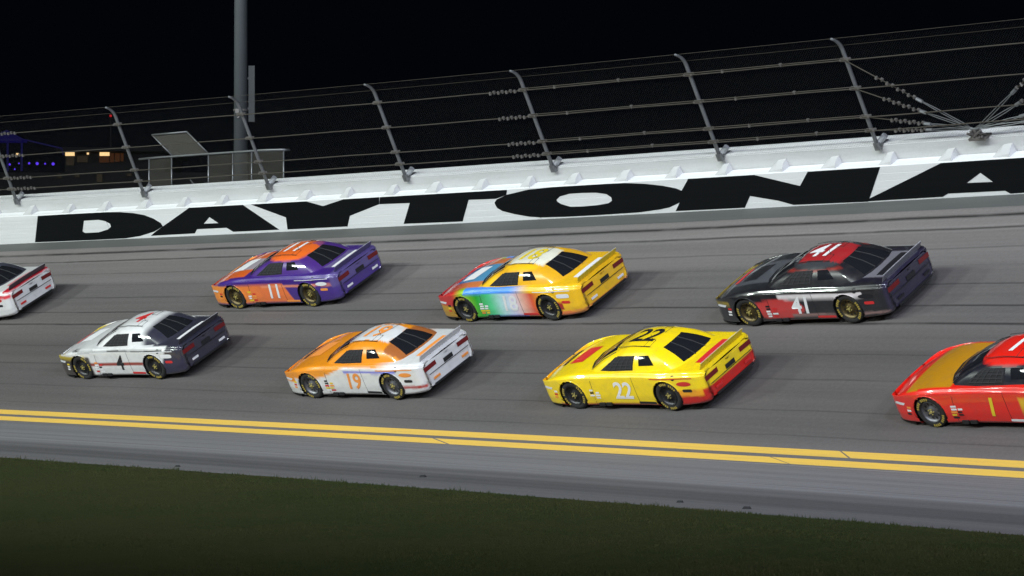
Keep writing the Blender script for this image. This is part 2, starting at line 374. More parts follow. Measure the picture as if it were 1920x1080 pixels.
# ------------------------------------------------------------------ catch fence
fence = empty('catch_fence', P(-1, -.33, 1.4)); tag(fence, 'tall chain link catch fence with curved steel posts on top of the white wall', 'fence')
POST_D = -.33
def fpt(s, t):
    """point on the fence sheet: t metres up from the wall top; curls inward at the top"""
    n0 = 1.42; st = 2.66
    if t <= st: return P(s, POST_D, n0+t)
    a = (t-st)/.62; a = min(a, 1.0)
    return P(s, POST_D+.30*a*a, n0+st+.50*(a-.12*a*a))
posts = [-36.8, -31.0, -25.2, -19.3, -13.43, -8.13, -2.01, 3.86, 9.75, 15.46, 21.65, 27.5, 33.4, 39.3, 45.2, 51.0, 56.9]
posts.remove(-19.3)
cab_t = [.47, .85, 1.63, 2.41]
for s in posts:
    T, L, Nn, I = frame(s)
    m = MB(); pts = [fpt(s, t)+L*.05 for t in (-.04, .6, 1.2, 1.9, 2.4, 2.66, 2.82, 2.98, 3.12, 3.24)]
    m.tube(pts, [.052]*6+[.048, .042, .036, .03], 10)
    o = m.build('post', M['galv'], smooth=True); setp(o, fence)
    rot = Matrix((T, L, Nn)).transposed()
    b = MB(); b.box(P(s, POST_D+.02, 1.42), (.17, .15, .20), rot); b.box(P(s, POST_D-.12, 1.44), (.26, .3, .03), rot)
    for a_ in (-.1, .1): b.tube([P(s+a_, POST_D-.02, 1.44), P(s+a_, POST_D-.02, 1.52)], .02, 6)
    b.build('base_bracket', M['galv']).parent = o
    MB().tube([P(s-.03, POST_D-.04, 1.49), P(s-.20, POST_D-.14, 1.63)], .078, 10).build('base_knuckle', M['bright_galv']).parent = o
    for j, t in enumerate(cab_t):
        b = MB(); c = fpt(s, t)+L*.10; b.box(c, (.26, .05, .09), rot)
        for a_ in (-.12, .12): b.tube([c+T*a_-L*.07, c+T*a_+L*.05], .034, 6)
        b.build('rope_clamp', M['clamp']).parent = o
# wire ropes
for j, t in enumerate(cab_t):
    m = MB(); ss = rngs(-62, 75, 1.0)
    m.tube([fpt(s, t)+frame(s)[1]*.12-Vector((0, 0, .012*math.sin((s % 5.8)/5.8*math.pi))) for s in ss], .015, 6)
    setp(m.build('wire_rope', M['cable'], smooth=True), fence)
for t in (2.80, 3.22):
    m = MB(); m.tube([fpt(s, t)+frame(s)[1]*.03 for s in rngs(-62, 75, 1.0)], .0055, 5)
    setp(m.build('top_wire', M['cable'], smooth=True), fence)
# second rope run of each pair between the anchor and the tall end post
for j, t in enumerate(cab_t):
    m = MB(); m.tube([fpt(s, t+.045)+frame(s)[1]*.13 for s in rngs(-13.43, -2.0, 1.0)], .012, 6)
    setp(m.build('wire_rope', M['cable'], smooth=True), fence)
def clips(name, pts_, every=.17, r=.03):
    m = MB()
    for i, (p, T, L, Nn) in enumerate(pts_):
        sg = 1 if i % 2 else -1
        m.tube([p-Nn*.035*sg, p+Nn*.055*sg+L*.02], r, 6); m.box(p+Nn*.03*sg, (.07, .05, .045), Matrix((T, L, Nn)).transposed())
    setp(tag(m.build(name, M['clamp']), kind='stuff'), fence)
for j, t in enumerate(cab_t):
    for s0, sgn in ((-1.75, 1), (21.4, -1)):
        arr = []
        for i in range(7):
            s = s0+sgn*(.16*i+.02); T, L, Nn, _ = frame(s); arr.append((fpt(s, t)+L*.14, T, L, Nn))
        clips('rope_clips', arr)
    arr = []
    for s in (-3.6, -6.0, -9.7, -11.7):
        s += .12*j; T, L, Nn, _ = frame(s); arr.append((fpt(s, t+.02)+L*.12, T, L, Nn))
    clips('rope_clips', arr, r=.022)
# anchor on the wall top with ropes fanning out to both neighbouring posts
SAN = -16.62
def fan(sp, t, side):
    a = fpt(sp, t)+frame(sp)[1]*.12; b = P(SAN, POST_D+.08, 1.72-.02*t)
    T, L, Nn, _ = frame((sp+SAN)/2); dr = (b-a); ln = dr.length; u = dr.normalized()
    setp(MB().tube([a, a+u*(ln*.58)], .014, 6).build('stay_rope', M['cable'], smooth=True), fence)
    arr = []
    n_ = 8
    for i in range(n_):
        p = a+u*(ln*(.25+.33*i/n_)); up = Nn-u*Nn.dot(u); up.normalize(); arr.append((p, u, L, up))
    clips('rope_clips', arr, r=.024)
    m = MB(); p0 = a+u*(ln*.58); off = (Nn-u*Nn.dot(u)).normalized()*.028
    m.tube([p0-u*.1, p0+u*.08], .045, 8); m.tube([p0+off*.3, p0+u*(ln*.12)+off, b-u*.25+off, b-u*.12], .012, 5); m.tube([p0-off*.3, p0+u*(ln*.12)-off, b-u*.25-off, b-u*.12], .012, 5)
    m.tube([b-u*.13, b], .03, 8)
    setp(m.build('turnbuckle', M['galv']), fence)
for t in cab_t: fan(-13.43, t, 1)
for t in cab_t: fan(-20.3, t+.05, -1)
T, L, Nn, _ = frame(SAN); rot = Matrix((T, L, Nn)).transposed(); m = MB()
m.box(P(SAN, POST_D, 1.45), (.5, .3, .06), rot); m.box(P(SAN, POST_D+.02, 1.58), (.07, .22, .28), rot); m.box(P(SAN+.1, POST_D+.02, 1.56), (.05, .22, .22), rot)
for i in range(10): m.tube([P(SAN+.2*math.cos(i), POST_D+.1*math.sin(i*2), 1.48), P(SAN+.25*math.cos(i*1.3), POST_D+.12+.08*math.sin(i), 1.62+.1*math.sin(i*2.1))], .028, 6)
setp(m.build('anchor_bracket', M['clamp']), fence)
# posts beyond the anchor (the next one is just outside the picture)
# chain link
def chain():
    pit = .056; vs_, fs = [], []; ts = [-.03, .9, 1.8, 2.66, 2.95, 3.22]
    H = 3.25; s0, s1 = -34, 30
    r = .0012
    for dirn in (1, -1):
        k = s0-H
        while k < s1+H:
            pts = []
            for t in ts:
                s = k+dirn*t
                if s0 <= s <= s1: pts.append(fpt(s, t)-frame(s)[1]*(.006*dirn))
            if len(pts) > 1:
                for a in range(len(pts)):
                    T = frame(k)[0]; o = len(vs_)
                    p = pts[a]; vs_.extend([p+T*r, p-T*r, p+Vector((0, -1.6*r, 0))])
                    if a:
                        q = o-3
                        fs.extend([(q, q+1, o+1, o), (q+1, q+2, o+2, o+1), (q+2, q, o, o+2)])
            k += pit*1.414
    o = link('chain_link', mesh('chain_link', vs_, fs), M['mesh']); o['kind'] = 'stuff'; setp(o, fence)
chain()

# ------------------------------------------------------------------ light pole and access cage behind the wall
def out(s, w, z): return PW(s, -w, z)
pb = out(16.69, 5, 7.0)
pole = empty('light_pole', pb); tag(pole, 'tall round grey steel light pole rising behind the white wall', 'pole')
m = MB(); m.tube([pb, pb+Vector((0, 0, 11)), pb+Vector((0, 0, 26))], [.235, .205, .15], 28); o = m.build('shaft', M['pole'], smooth=True); setp(o, pole)
m = MB(); m.tube([pb+Vector((0, 0, 3.52)), pb+Vector((0, 0, 3.58))], .245, 28); m.box(pb+Vector((-.1, -.2, 3.50)), (.12, .08, .14)); m.box(pb+Vector((-.02, -.22, 3.38)), (.05, .06, .26), Matrix.Rotation(.5, 3, 'Y')); setp(m.build('strap', M['clamp']), pole)
m = MB(); c = pb+Vector((.365, .02, 3.17+.92)); m.box(c, (.20, .22, 1.86)); setp(m.build('equipment_box', M['box_grey']), pole)
for h_ in (3.6, 4.6): setp(MB().box(pb+Vector((.25, .02, h_)), (.12, .06, .06)).build('bracket', M['pole']), pole)

cage = empty('access_cage', out(14.5, 1.6, 7.3)); tag(cage, 'steel mesh access cage with a raised hatch behind the wall beside the light pole', 'cage')
zt = 5.66+ZC
def rail(pts, r=.03, name='rail', m_=None):
    o = MB().tube(pts, r, 8).build(name, m_ or M['galv'], smooth=True); setp(o, cage)
for s in (17.41, 16.34, 14.62, 13.5, 12.64, 11.2): rail([out(s, 1.6, 7.3), out(s+.0, 1.6, zt-.02 if s < 17 else zt-.04)], .024, 'upright')
rail([out(17.9, 1.62, 5.62+ZC), out(17.0, 1.6, zt-.02), out(15, 1.6, zt), out(12, 1.6, zt+.02), out(11.2, 1.6, zt)], .04, 'top_rail')
rail([out(12.64, 1.85, zt+.01), out(11.2, 1.85, zt)], .03, 'top_rail'); rail([out(11.2, 1.6, zt), out(11.2, 1.85, zt)], .03, 'top_rail')
rail([out(16.3, 1.6, zt), out(17.0, 1.35, 6.36+ZC)], .022, 'hatch_frame'); rail([out(14.6, 1.6, zt), out(15.36, 1.35, 6.39+ZC)], .022, 'hatch_frame'); rail([out(17.0, 1.35, 6.36+ZC), out(15.36, 1.35, 6.39+ZC)], .03, 'hatch_frame')
def mpanel(c00, c10, c01, c11, st=.035):
    m = MB(); a, b = (c10-c00).length, (c01-c00).length
    for i in range(int(a/st)+1):
        t = i*st/a; p, q = c00.lerp(c10, t), c01.lerp(c11, t); m.tube([p, q], .005, 3, False)
    for i in range(int(b/st)+1):
        t = i*st/b; p, q = c00.lerp(c01, t), c10.lerp(c11, t); m.tube([p, q], .005, 3, False)
    o = tag(m.build('mesh_panel', M['mesh_panel']), kind='stuff'); setp(o, cage)
for a, b in ((17.38, 16.38), (14.6, 13.52), (13.48, 12.66), (12.62, 11.24)): mpanel(out(a, 1.62, 7.5), out(b, 1.62, 7.5), out(a, 1.62, zt-.04), out(b, 1.62, zt-.04))
mpanel(out(16.28, 1.62, zt), out(14.66, 1.62, zt), out(16.96, 1.37, 6.34+ZC), out(15.38, 1.37, 6.37+ZC))
rail([out(15.4, 1.9, 7.75), out(15.9, 2.0, 8.1)], .02, 'brace')

# ------------------------------------------------------------------ far off buildings and lights
def emis(name, col, st):
    m = mat(name, (.02, .02, .02), .8); b = m.node_tree.nodes['Principled BSDF']; b.inputs['Emission Color'].default_value = (*col, 1); b.inputs['Emission Strength'].default_value = st; return m
M['dark_facade'] = painted('dark_facade', (.03, .03, .03), .9, .3, (.05, .05, .05)); M['lamp_warm'] = emis('warm_lamp', (1, .66, .30), 1.15); M['facade_glow'] = emis('glowing_facade', (1, .33, .07), .035)
M['win_facade_dim'] = emis('dim_window_facade_glow', (1, .75, .4), .018); M['blue_light'] = emis('blue_bulb', (.13, .05, 1), .9); M['canopy_glow'] = emis('glowing_blue_canopy', (.06, .03, 1), .035); M['trim_glow'] = emis('glowing_blue_trim', (.06, .03, 1), .035); M['red_light'] = emis('red_beacon', (1, .02, .03), .45)
FY = 230.
def wx(x, y, Y=FY): return Vector(((x-960)/FPX*Y, Y, (622.48-y)/FPX*Y+ZC))
def rect(x0, y0, x1, y1, dep=.3, Y=FY):
    a, b = wx(x0, y1, Y), wx(x1, y0, Y); return (a+b)/2, (b.x-a.x, dep, b.z-a.z)
b0, b1 = wx(-90, 270), wx(330, 300)
bl = empty('low_hotel', ((b0.x+b1.x)/2, FY+6, -.6)); tag(bl, 'dark distant building with warm lit windows beyond the fence at left', 'building')
m = MB(); zt_ = wx(0, 322).z; m.box(((b0.x+b1.x)/2, FY+8, (zt_-.6)/2), (b1.x-b0.x+8, 14, zt_+.6)); 
a = wx(110, 281); b = wx(300, 322); m.box(((a.x+b.x)/2, FY+9, (a.z+b.z)/2), (b.x-a.x, 12, a.z-b.z)); setp(m.build('wall', M['dark_facade']), bl)
m = MB(); m.box(((a.x+b.x)/2, FY+8.5, a.z+.15), (b.x-a.x+1, 14, .3)); setp(m.build('roof', M['dark_facade']), bl)
def onb(name, mt, *r, **kw):
    c, s = rect(*r, dep=.2, Y=FY+2.95); m = MB().box(c, s); setp(m.build(name, mt), bl)
for r in ((122, 284.5, 139, 292), (186.5, 284.5, 204.5, 292)): onb('lit_lamp_panel', M['lamp_warm'], *r)
onb('lit_lamp_panel', M['lamp_warm'], 162.5, 286, 166, 289.5)
for r in ((124, 293, 138, 310), (144, 292, 164, 304)): onb('window', M['win_facade_dim'], *r)  # facade, not panes: light below the lamps put in as dim glow
for r in ((186, 293, 204, 304.5), (206, 287, 213, 304), (215, 287, 224, 303), (226, 287, 231, 302)): onb('window', M['facade_glow'], *r)  # brown facade, not panes: lamplight on it drawn as its own glow
def onl(name, mt, *r):
    c, s = rect(*r, dep=.2, Y=FY+.9); setp(MB().box(c, s).build(name, mt), bl)
for r in ((181, 326, 191, 341), (108, 325, 114, 334), (140, 325, 148, 332), (238, 325, 246, 330)): onl('window', M['win_facade_dim'], *r)
pv = empty('blue_pavilion', wx(12, 322)); tag(pv, 'small blue lit pavilion tent with a pointed roof at far left', 'tent')
ap = wx(12, 243); m = MB(); e = [wx(-22, 262), wx(45, 262)]
v = [ap, e[0]+Vector((0, -1.3, 0)), e[1]+Vector((0, -1.3, 0)), e[1]+Vector((0, 1.3, 0)), e[0]+Vector((0, 1.3, 0))]
m.add(v+[p+Vector((0, 0, -.15)) for p in v[1:]], [(0, 1, 2), (0, 2, 3), (0, 3, 4), (0, 4, 1), (1, 5, 6, 2), (2, 6, 7, 3), (3, 7, 8, 4), (4, 8, 5, 1)]); setp(m.build('canopy', M['canopy_glow']), pv)  # blue lighting put in as a glow of the canopy itself
for x in (-20, 13.5, 40): 
    p = wx(x, 262); setp(MB().box((p.x, FY, p.z-1.2), (.14, .14, 2.4)).build('leg', M['trim_glow']), pv)  # legs and roof edge glow as well, standing in for blue light
m = MB(); m.tube([wx(42, 261), wx(115, 278), wx(118, 290)], .06, 5); setp(m.build('roof_edge', M['trim_glow']), pv)
for i, x in enumerate([(17.5, 308), (35, 306), (54, 306), (69, 306.5), (84, 306.8), (99, 307.2), (27, 317), (8, 313)]):
    p = wx(*x, Y=FY-3); r_ = (.085, .06, .09, .12, .07, .12, .06, .07)[i]
    rt = empty('string_light', p); m = MB()
    for j in range(5):
        a0, a1 = math.pi*j/5-math.pi/2, math.pi*(j+1)/5-math.pi/2
        for q in range(8):
            b0_, b1_ = 2*math.pi*q/8, 2*math.pi*(q+1)/8
            pt = lambda a_, b_: Vector((math.cos(a_)*math.cos(b_), math.cos(a_)*math.sin(b_), math.sin(a_)))*r_
            m.add([pt(a0, b0_), pt(a0, b1_), pt(a1, b1_), pt(a1, b0_)], [(0, 1, 2, 3)])
    m.build('bulb', M['blue_light'], rt); MB().tube([(0, 0, r_), (0, 0, r_+.12)], .03, 6).build('socket', M['dark_facade'], rt)
    tag(rt, ['first purple blue light bulb of the row beside the left fence post', 'faint blue bulb second from left in the far row', 'bright blue bulb third from left in the far row', 'bright blue bulb fourth from left in the far row', 'small blue bulb fifth from left in the far row', 'purple blue bulb at the right end of the far row', 'dim blue bulb hanging below the row by the left post', 'dim blue bulb partly behind the leftmost fence post'][i], 'light', 'blue lights strung at the far left')
p = wx(32, 289, FY-3); rt = empty('wall_lamp', p); tag(rt, 'single small orange lamp under the blue pavilion', 'lamp')
MB().box((0, 0, 0), (.2, .1, .16)).build('bulb', M['lamp_warm'], rt); MB().box((0, 0, .12), (.26, .16, .05)).build('shade', M['dark_facade'], rt)
p = wx(207, 217, FY+20); rt = empty('radio_mast', (p.x, FY+20, -.6)); tag(rt, 'thin dark mast with a red beacon light above the distant building', 'mast')
MB().tube([(0, 0, 0), (0, 0, p.z+.5)], .06, 6).build('mast_tube', M['dark_facade'], rt); MB().box((0, -.1, p.z+.6), (.17, .17, .17)).build('beacon', M['red_light'], rt)
# dim far trees
def treeline():
    n = 9000; x = rng.random(n); X = -75+150*x; H = 9+3.5*np.sin(X*.21)+2.2*np.sin(X*.63+1)+1.2*np.sin(X*1.7)
    Yt = 330+rng.random(n)*14; Zt = H*rng.random(n)**.6; r = .25+.45*rng.random(n)
    v = np.zeros((n, 3, 3))
    for i in range(3):
        d = rng.normal(size=(n, 3)); v[:, i] = np.c_[X, Yt, Zt]+d*r[:, None]
    me = bpy.data.meshes.new('treeline'); me.from_pydata(v.reshape(-1, 3).tolist(), [], np.arange(n*3).reshape(-1, 3).tolist())
    o = link('treeline', me, M['blade']); o['kind'] = 'stuff'; o['label'] = 'dark wood far behind the speedway, hardly visible in the night'
treeline()

# ------------------------------------------------------------------ bits of rubber on the apron
from mathutils.bvhtree import BVHTree
def apron_at(X, Y):
    r = math.hypot(X-CX, Y-CY); w = 1/K-r; s = (math.atan2(Y-CY, X-CX)-AL)/K
    q = WB+(w-WB*math.cos(bank(s))); return cross(s, q)
for i, (X, Y, lb) in enumerate([(-1.81, 60.5, 'dark rubber scrap near the grass edge below the orange and white car'), (3.02, 53.6, 'small black rubber scrap near the grass edge below the yellow car'), (4.09, 52.1, 'black rubber scrap lying nearest the grass edge at right'), (-7.2, 64.3, 'tiny dark rubber scrap by the grass edge at left')]):
    p = apron_at(X, Y); m = MB(); k = (.10, .085, .10, .075)[i]
    v = [(math.cos(a)*k*(.7+.5*random.random()), math.sin(a)*k*.6, 0) for a in [j*math.pi/3 for j in range(6)]]
    m.add(v+[(x*.6, y*.5, k*.45) for x, y, z in v], [tuple(range(6))[::-1], tuple(range(6, 12))]+[(j, (j+1) % 6, 6+(j+1) % 6, 6+j) for j in range(6)])
    o = m.build('rubber_scrap', M['rubber']); o.location = p; tag(o, lb, 'debris', 'rubber scraps on the apron')

# ------------------------------------------------------------------ stock cars
def crv(xs, ys, x):
    xs = np.array(xs, float); ys = np.array(ys, float); x = np.atleast_1d(np.array(x, float))
    m = np.gradient(ys, xs); i = np.clip(np.searchsorted(xs, x)-1, 0, len(xs)-2); h = xs[i+1]-xs[i]; t = np.clip((x-xs[i])/h, 0, 1)
    dl = (ys[i+1]-ys[i])/h; m0, m1 = m[i], m[i+1]
    m0 = np.where(dl == 0, 0, np.clip(m0, -3*abs(dl), 3*abs(dl))); m1 = np.where(dl == 0, 0, np.clip(m1, -3*abs(dl), 3*abs(dl)))
    return (2*t**3-3*t**2+1)*ys[i]+(t**3-2*t**2+t)*h*m0+(-2*t**3+3*t**2)*ys[i+1]+(t**3-t**2)*h*m1
ST = np.array([  # x, w, ys, zs, zc, zb
 (-2.50, .80, .75, .81, .84, .25), (-2.47, .865, .80, .86, .885, .21), (-2.40, .915, .845, .883, .91, .18), (-2.25, .945, .86, .895, .925, .15), (-2.0, .955, .865, .90, .93, .12), (-1.4, .99, .885, .90, .935, .10),
 (-.75, .965, .87, .905, .93, .095), (0, .955, .865, .885, .90, .09), (.8, .965, .865, .865, .89, .09), (1.42, .99, .87, .84, .865, .09), (1.85, .96, .835, .765, .81, .085),
 (2.15, .90, .77, .685, .74, .075), (2.36, .81, .67, .60, .66, .065), (2.48, .68, .54, .52, .575, .06), (2.54, .52, .42, .46, .50, .06)])
NS, NT = 22, 14
def body_params(x): return [float(crv(ST[:, 0], ST[:, j], x)[0]) for j in range(1, 6)]
def section(x):
    w, ys, zs, zc, zb = body_params(x)
    key = [(w*.90, zb), (w*.975, zb+.05), (w*.99, zb+.16), (w, .36), (w*.998, .50), (w*.985, (zs*.55+.33)), (w*.955, zs-.075), ((w*.45+ys*.55), zs-.022), (ys, zs)]
    key[3] = (w, max(.36*zs/.9, zb+.2)); key[4] = (w*.998, max(.5*zs/.9, zb+.26))
    # Catmull-Rom through the keys
    kx = np.array([0]+[math.dist(key[i], key[i+1]) for i in range(len(key)-1)]).cumsum(); u = np.linspace(0, kx[-1], NS)
    side = list(zip(crv(kx, [k[0] for k in key], u), crv(kx, [k[1] for k in key], u)))
    top = [(ys*(1-t), zs+(zc-zs)*(1-(1-t)**2)) for t in np.linspace(0, 1, NT+1)[1:]]
    return side+top
XS = sorted(set([round(float(v), 4) for v in np.concatenate([np.linspace(-2.5, -2.3, 7), np.linspace(-2.3, 2.3, 132), np.linspace(2.3, 2.54, 11)])]))
AX = (1.42, -1.40); WR = .355; WZ = .345; ARC = .40
def body_mesh():
    half = NS+NT; v = []; f = []
    for x in XS:
        sec = section(x); ring = [(x, y, z) for y, z in sec]+[(x, -y, z) for y, z in sec[:-1][::-1]]
        v += ring
    n = len(ring)
    v = np.array(v)
    for ax in AX:
        r = np.hypot(v[:, 0]-ax, v[:, 2]-WZ); sel = (np.abs(v[:, 1]) > .7) & (v[:, 2] < .84) & (np.abs(r-ARC) < .019)
        k = ARC/r[sel]; v[sel, 0] = ax+(v[sel, 0]-ax)*k; v[sel, 2] = WZ+(v[sel, 2]-WZ)*k
    for i in range(len(XS)-1):
        for j in range(n-1):
            q = (i*n+j, (i+1)*n+j, (i+1)*n+j+1, i*n+j+1); c = v[list(q)].mean(0)
            if abs(c[1]) > .7 and c[2] < .84 and any(math.hypot(c[0]-ax, c[2]-WZ) < ARC-.004 for ax in AX): continue
            f.append(q)
    v = [tuple(p) for p in v]
    # end caps: rows across from side to side
    for i, sg in ((0, -1), (len(XS)-1, 1)):
        base = i*n; prev = None; cols = 17
        for j in range(0, half):
            a, b = v[base+j], v[base+n-1-j]; bul = .03*sg
            row = [base+j]
            for c in range(1, cols-1):
                t = c/(cols-1); v.append((a[0]+bul*math.sin(math.pi*t)**.7, a[1]*(1-2*t), a[2])); row.append(len(v)-1)
            row.append(base+n-1-j)
            if prev and j < NS+3:
                for c in range(cols-1):
                    q = (prev[c], prev[c+1], row[c+1], row[c]); f.append(q if sg < 0 else q[::-1])
            if j >= NS+2: break
            prev = row
    return v, f
# cabin: base outline -> roof outline, half of the perimeter from the front centre round the left side to the rear centre
KB = [(1.06, 0), (.99, .40), (.84, .69), (.74, .785), (.15, .835), (-.45, .835), (-1.0, .815), (-1.60, .765), (-1.76, .67), (-1.88, .35), (-1.91, 0)]
KR = [(.16, 0), (.13, .30), (.05, .485), (-.01, .53), (-.22, .565), (-.52, .575), (-.80, .56), (-.98, .52), (-1.04, .46), (-1.10, .24), (-1.12, 0)]
KT = [0, .12, .21, .25, .38, .5, .62, .75, .79, .88, 1.0]
KZ = [1.225, 1.22, 1.205, 1.20, 1.222, 1.232, 1.228, 1.218, 1.215, 1.228, 1.235]
def cab(t, v, off=0.0):
    """t in [-1,1] round the cabin, v 0..1 from belt to roof edge"""
    sg = 1 if t >= 0 else -1; a = abs(t)
    bx, by = float(np.interp(a, KT, [k[0] for k in KB])), float(np.interp(a, KT, [k[1] for k in KB]))
    rx, ry, rz = float(np.interp(a, KT, [k[0] for k in KR])), float(np.interp(a, KT, [k[1] for k in KR])), float(np.interp(a, KT, KZ))
    w, ys, zs, zc, zb = body_params(bx)
    bz = min(zs, zc)-.012+ (zc-zs)*(1-min(1, abs(by)/ys)**2)
    x = bx+(rx-bx)*v; y = by+(ry-by)*v; z = bz+(rz-bz)*v
    bul = .045*math.sin(math.pi*min(v, 1))
    nx, ny = (by-0)*0, 0
    # outward direction in plan
    cx = -.4; dx, dy = bx-cx, by*1.6; l = math.hypot(dx, dy) or 1
    x += dx/l*(bul*.9+off*.7); y += dy/l*(bul*.55+off*.7); z += bul*.5+off*.6
    return Vector((x, y*sg, z))
def cabin_mesh():
    tt = sorted(set([round(x, 4) for x in np.concatenate([np.linspace(0, .25, 15), np.linspace(.25, .75, 34), np.linspace(.75, 1, 15)])]))
    tt = [-t for t in tt[1:-1][::-1]]+tt; nt = len(tt); nv = 15; v = []; f = []
    for j in range(nv):
        for t in tt: v.append(cab(t, j/(nv-1)))
    c = Vector((-.47, 0, 1.312)); ring = [cab(t, 1) for t in tt]
    nr = 12
    for j in range(1, nr):
        k = 1-j/nr
        for p in ring:
            q = Vector((c.x+(p.x-c.x)*k, p.y*k, 0)); q.z = c.z-(c.z-p.z)*k**3.4; v.append(q)
    v.append(c); tot = nv+nr-1
    for j in range(tot-1):
        for i in range(nt):
            i2 = (i+1) % nt; f.append((j*nt+i, j*nt+i2, (j+1)*nt+i2, (j+1)*nt+i))
    for i in range(nt): f.append(((tot-1)*nt+i, (tot-1)*nt+(i+1) % nt, len(v)-1))
    return v, f
def panel(poly, off, ncol=14, nrow=8):
    """window panel on the cabin: poly = (t0b,t1b,t0t,t1t,v0,v1)"""
    t0b, t1b, t0t, t1t, v0, v1 = poly; vv, ff = [], []
    for r_ in range(nrow+1):
        a = r_/nrow
        for c_ in range(ncol+1):
            b = c_/ncol; t = (t0b+(t1b-t0b)*b)*(1-a)+(t0t+(t1t-t0t)*b)*a; vv.append(cab(t, v0+(v1-v0)*a, off))
    for r_ in range(nrow):
        for c_ in range(ncol):
            i = r_*(ncol+1)+c_; ff.append((i, i+1, i+ncol+2, i+ncol+1))
    return vv, ff
def rev(profile, seg=28):
    v, f = [], []; n = len(profile)
    for k in range(seg):
        a = 2*math.pi*k/seg
        for r_, y in profile: v.append((r_*math.cos(a), y, r_*math.sin(a)))
    for k in range(seg):
        k2 = (k+1) % seg
        for j in range(n-1): f.append((k*n+j, k2*n+j, k2*n+j+1, k*n+j+1))
    return v, f
def paint_mat():
    m = mat('race_paint', (.8, .8, .8), .32); k = N(m)
    at = k.n('ShaderNodeVertexColor'); at.layer_name = 'livery'
    co = k.n('ShaderNodeTexCoord').outputs['Object']; a = k.noise(co, 5, 5, .6); b = k.noise(co, 70, 3, .6)
    dirt = k.math('MULTIPLY', k.ramp(a, .45, .8), .22)
    k.l(k.mix(dirt, at.outputs[0], (.10, .09, .08)), k.b.inputs['Base Color'])
    k.b.inputs['Coat Weight'].default_value = 1; k.b.inputs['Coat Roughness'].default_value = .05; k.bump(a, .03, .02)
    k.l(k.math('ADD', k.math('MULTIPLY', a, .2), .22), k.b.inputs['Roughness'])
    return m
M['paint'] = paint_mat()
M['glass'] = mat('tinted_window', (.012, .013, .016), .06); M['glass'].node_tree.nodes['Principled BSDF'].inputs['Specular IOR Level'].default_value = .7
M['opening'] = mat('dark_cabin_opening', (.012, .012, .013), .85)  # black sheet: the cabin's dark inside painted across the open side window
M['net'] = mat('window_net_strap', (.03, .03, .032), .8)
M['tyre'] = painted('worn_tyre', (.018, .018, .018), .7, .5, (.035, .033, .03), (1, 1, 1), 12)
M['tyre_print'] = mat('yellow_tyre_print', (.40, .30, .05), .6)
M['rim_black'] = mat('black_wheel', (.03, .03, .032), .35, .4); M['rim_silver'] = mat('silver_wheel', (.16, .16, .17), .4, .6); M['rim_gold'] = mat('gold_wheel', (.12, .09, .035), .4, .6)
M['nut'] = mat('lug_nut', (.7, .6, .2), .35, .6)
M['black_trim'] = mat('black_trim', (.015, .015, .016), .5)
M['spoiler_edge'] = mat('spoiler_edge', (.5, .5, .52), .25)
M['headlamp'] = mat('headlight_decal', (.72, .74, .78), .15)
M['taillamp'] = mat('taillight_decal', (.16, .012, .014), .12)
M['w'] = mat('white_decal', (.8, .8, .8), .35); M['k'] = mat('black_decal', (.015, .015, .018), .35); M['r'] = mat('red_decal', (.62, .03, .03), .35); M['o'] = mat('orange_decal', (.85, .30, .06), .35); M['y'] = mat('yellow_decal', (.8, .6, .03), .35)
BV, BF = body_mesh(); CV, CF = cabin_mesh()
BVn = np.array(BV); CVn = np.array([tuple(p) for p in CV])
GL = {'windshield': (-.185, .185, -.17, .17, .05, .94), 'rear_window': (.835, 1.165, .85, 1.15, .10, .92)}
def cabw(t): return t if t <= 1 else t-2
def window_mesh(name, poly, off, **kw):
    if poly[1] > 1:      # across the seam at the rear
        t0b, t1b, t0t, t1t, v0, v1 = poly
        a, fa = panel((t0b, 1, t0t, 1, v0, v1), off, **kw); b, fb = panel((-1, t1b-2, -1, t1t-2, v0, v1), off, **kw)
        return mesh(name, a+b, fa+[tuple(i+len(a) for i in q) for q in fb], True)
    return mesh(name, *panel(poly, off, **kw), True)
WM = {}
for nm, poly in GL.items(): WM[nm] = window_mesh(nm, poly, .006)
SW = (.30, .515, .335, .515, .07, .80); QW = (.555, .66, .555, .655, .26, .78)
WM['side'] = window_mesh('side_window', SW, .006); WM['quarter'] = window_mesh('quarter_window', QW, .006, ncol=6, nrow=5)
WM['side_r'] = window_mesh('side_window', (-SW[1], -SW[0], -SW[3], -SW[2], SW[4], SW[5]), .006); WM['quarter_r'] = window_mesh('quarter_window', (-QW[1], -QW[0], -QW[3], -QW[2], QW[4], QW[5]), .006, ncol=6, nrow=5)
for k_, m_ in (('windshield', 'glass'), ('rear_window', 'glass'), ('side', 'opening'), ('quarter', 'glass'), ('side_r', 'opening'), ('quarter_r', 'glass')): WM[k_].materials.append(M[m_])
def net_mesh():
    m = MB()
    for i in range(6):
        t = SW[0]+.03+(SW[1]-SW[0]-.04)*i/5; m.tube([cab(t+.012*(1-v)*0, v, .016) for v in (.12, .45, .74)], .009, 4)
    for v in (.16, .32, .48, .64): m.tube([cab(t, v, .016) for t in np.linspace(SW[0]+.04*v+.02, SW[1]-.01, 6)], .009, 4)
    return mesh('window_net', m.v, m.f)
NETM = net_mesh(); NETM.materials.append(M['net'])
def tyre_mesh():
    v, f = rev([(.225, .02), (.25, .005), (.30, -.004), (.332, .01), (.352, .035), (.355, .08), (.355, .22), (.352, .255), (.335, .285), (.25, .295), (.225, .28)], 40)
    return mesh('tyre', v, f, True)
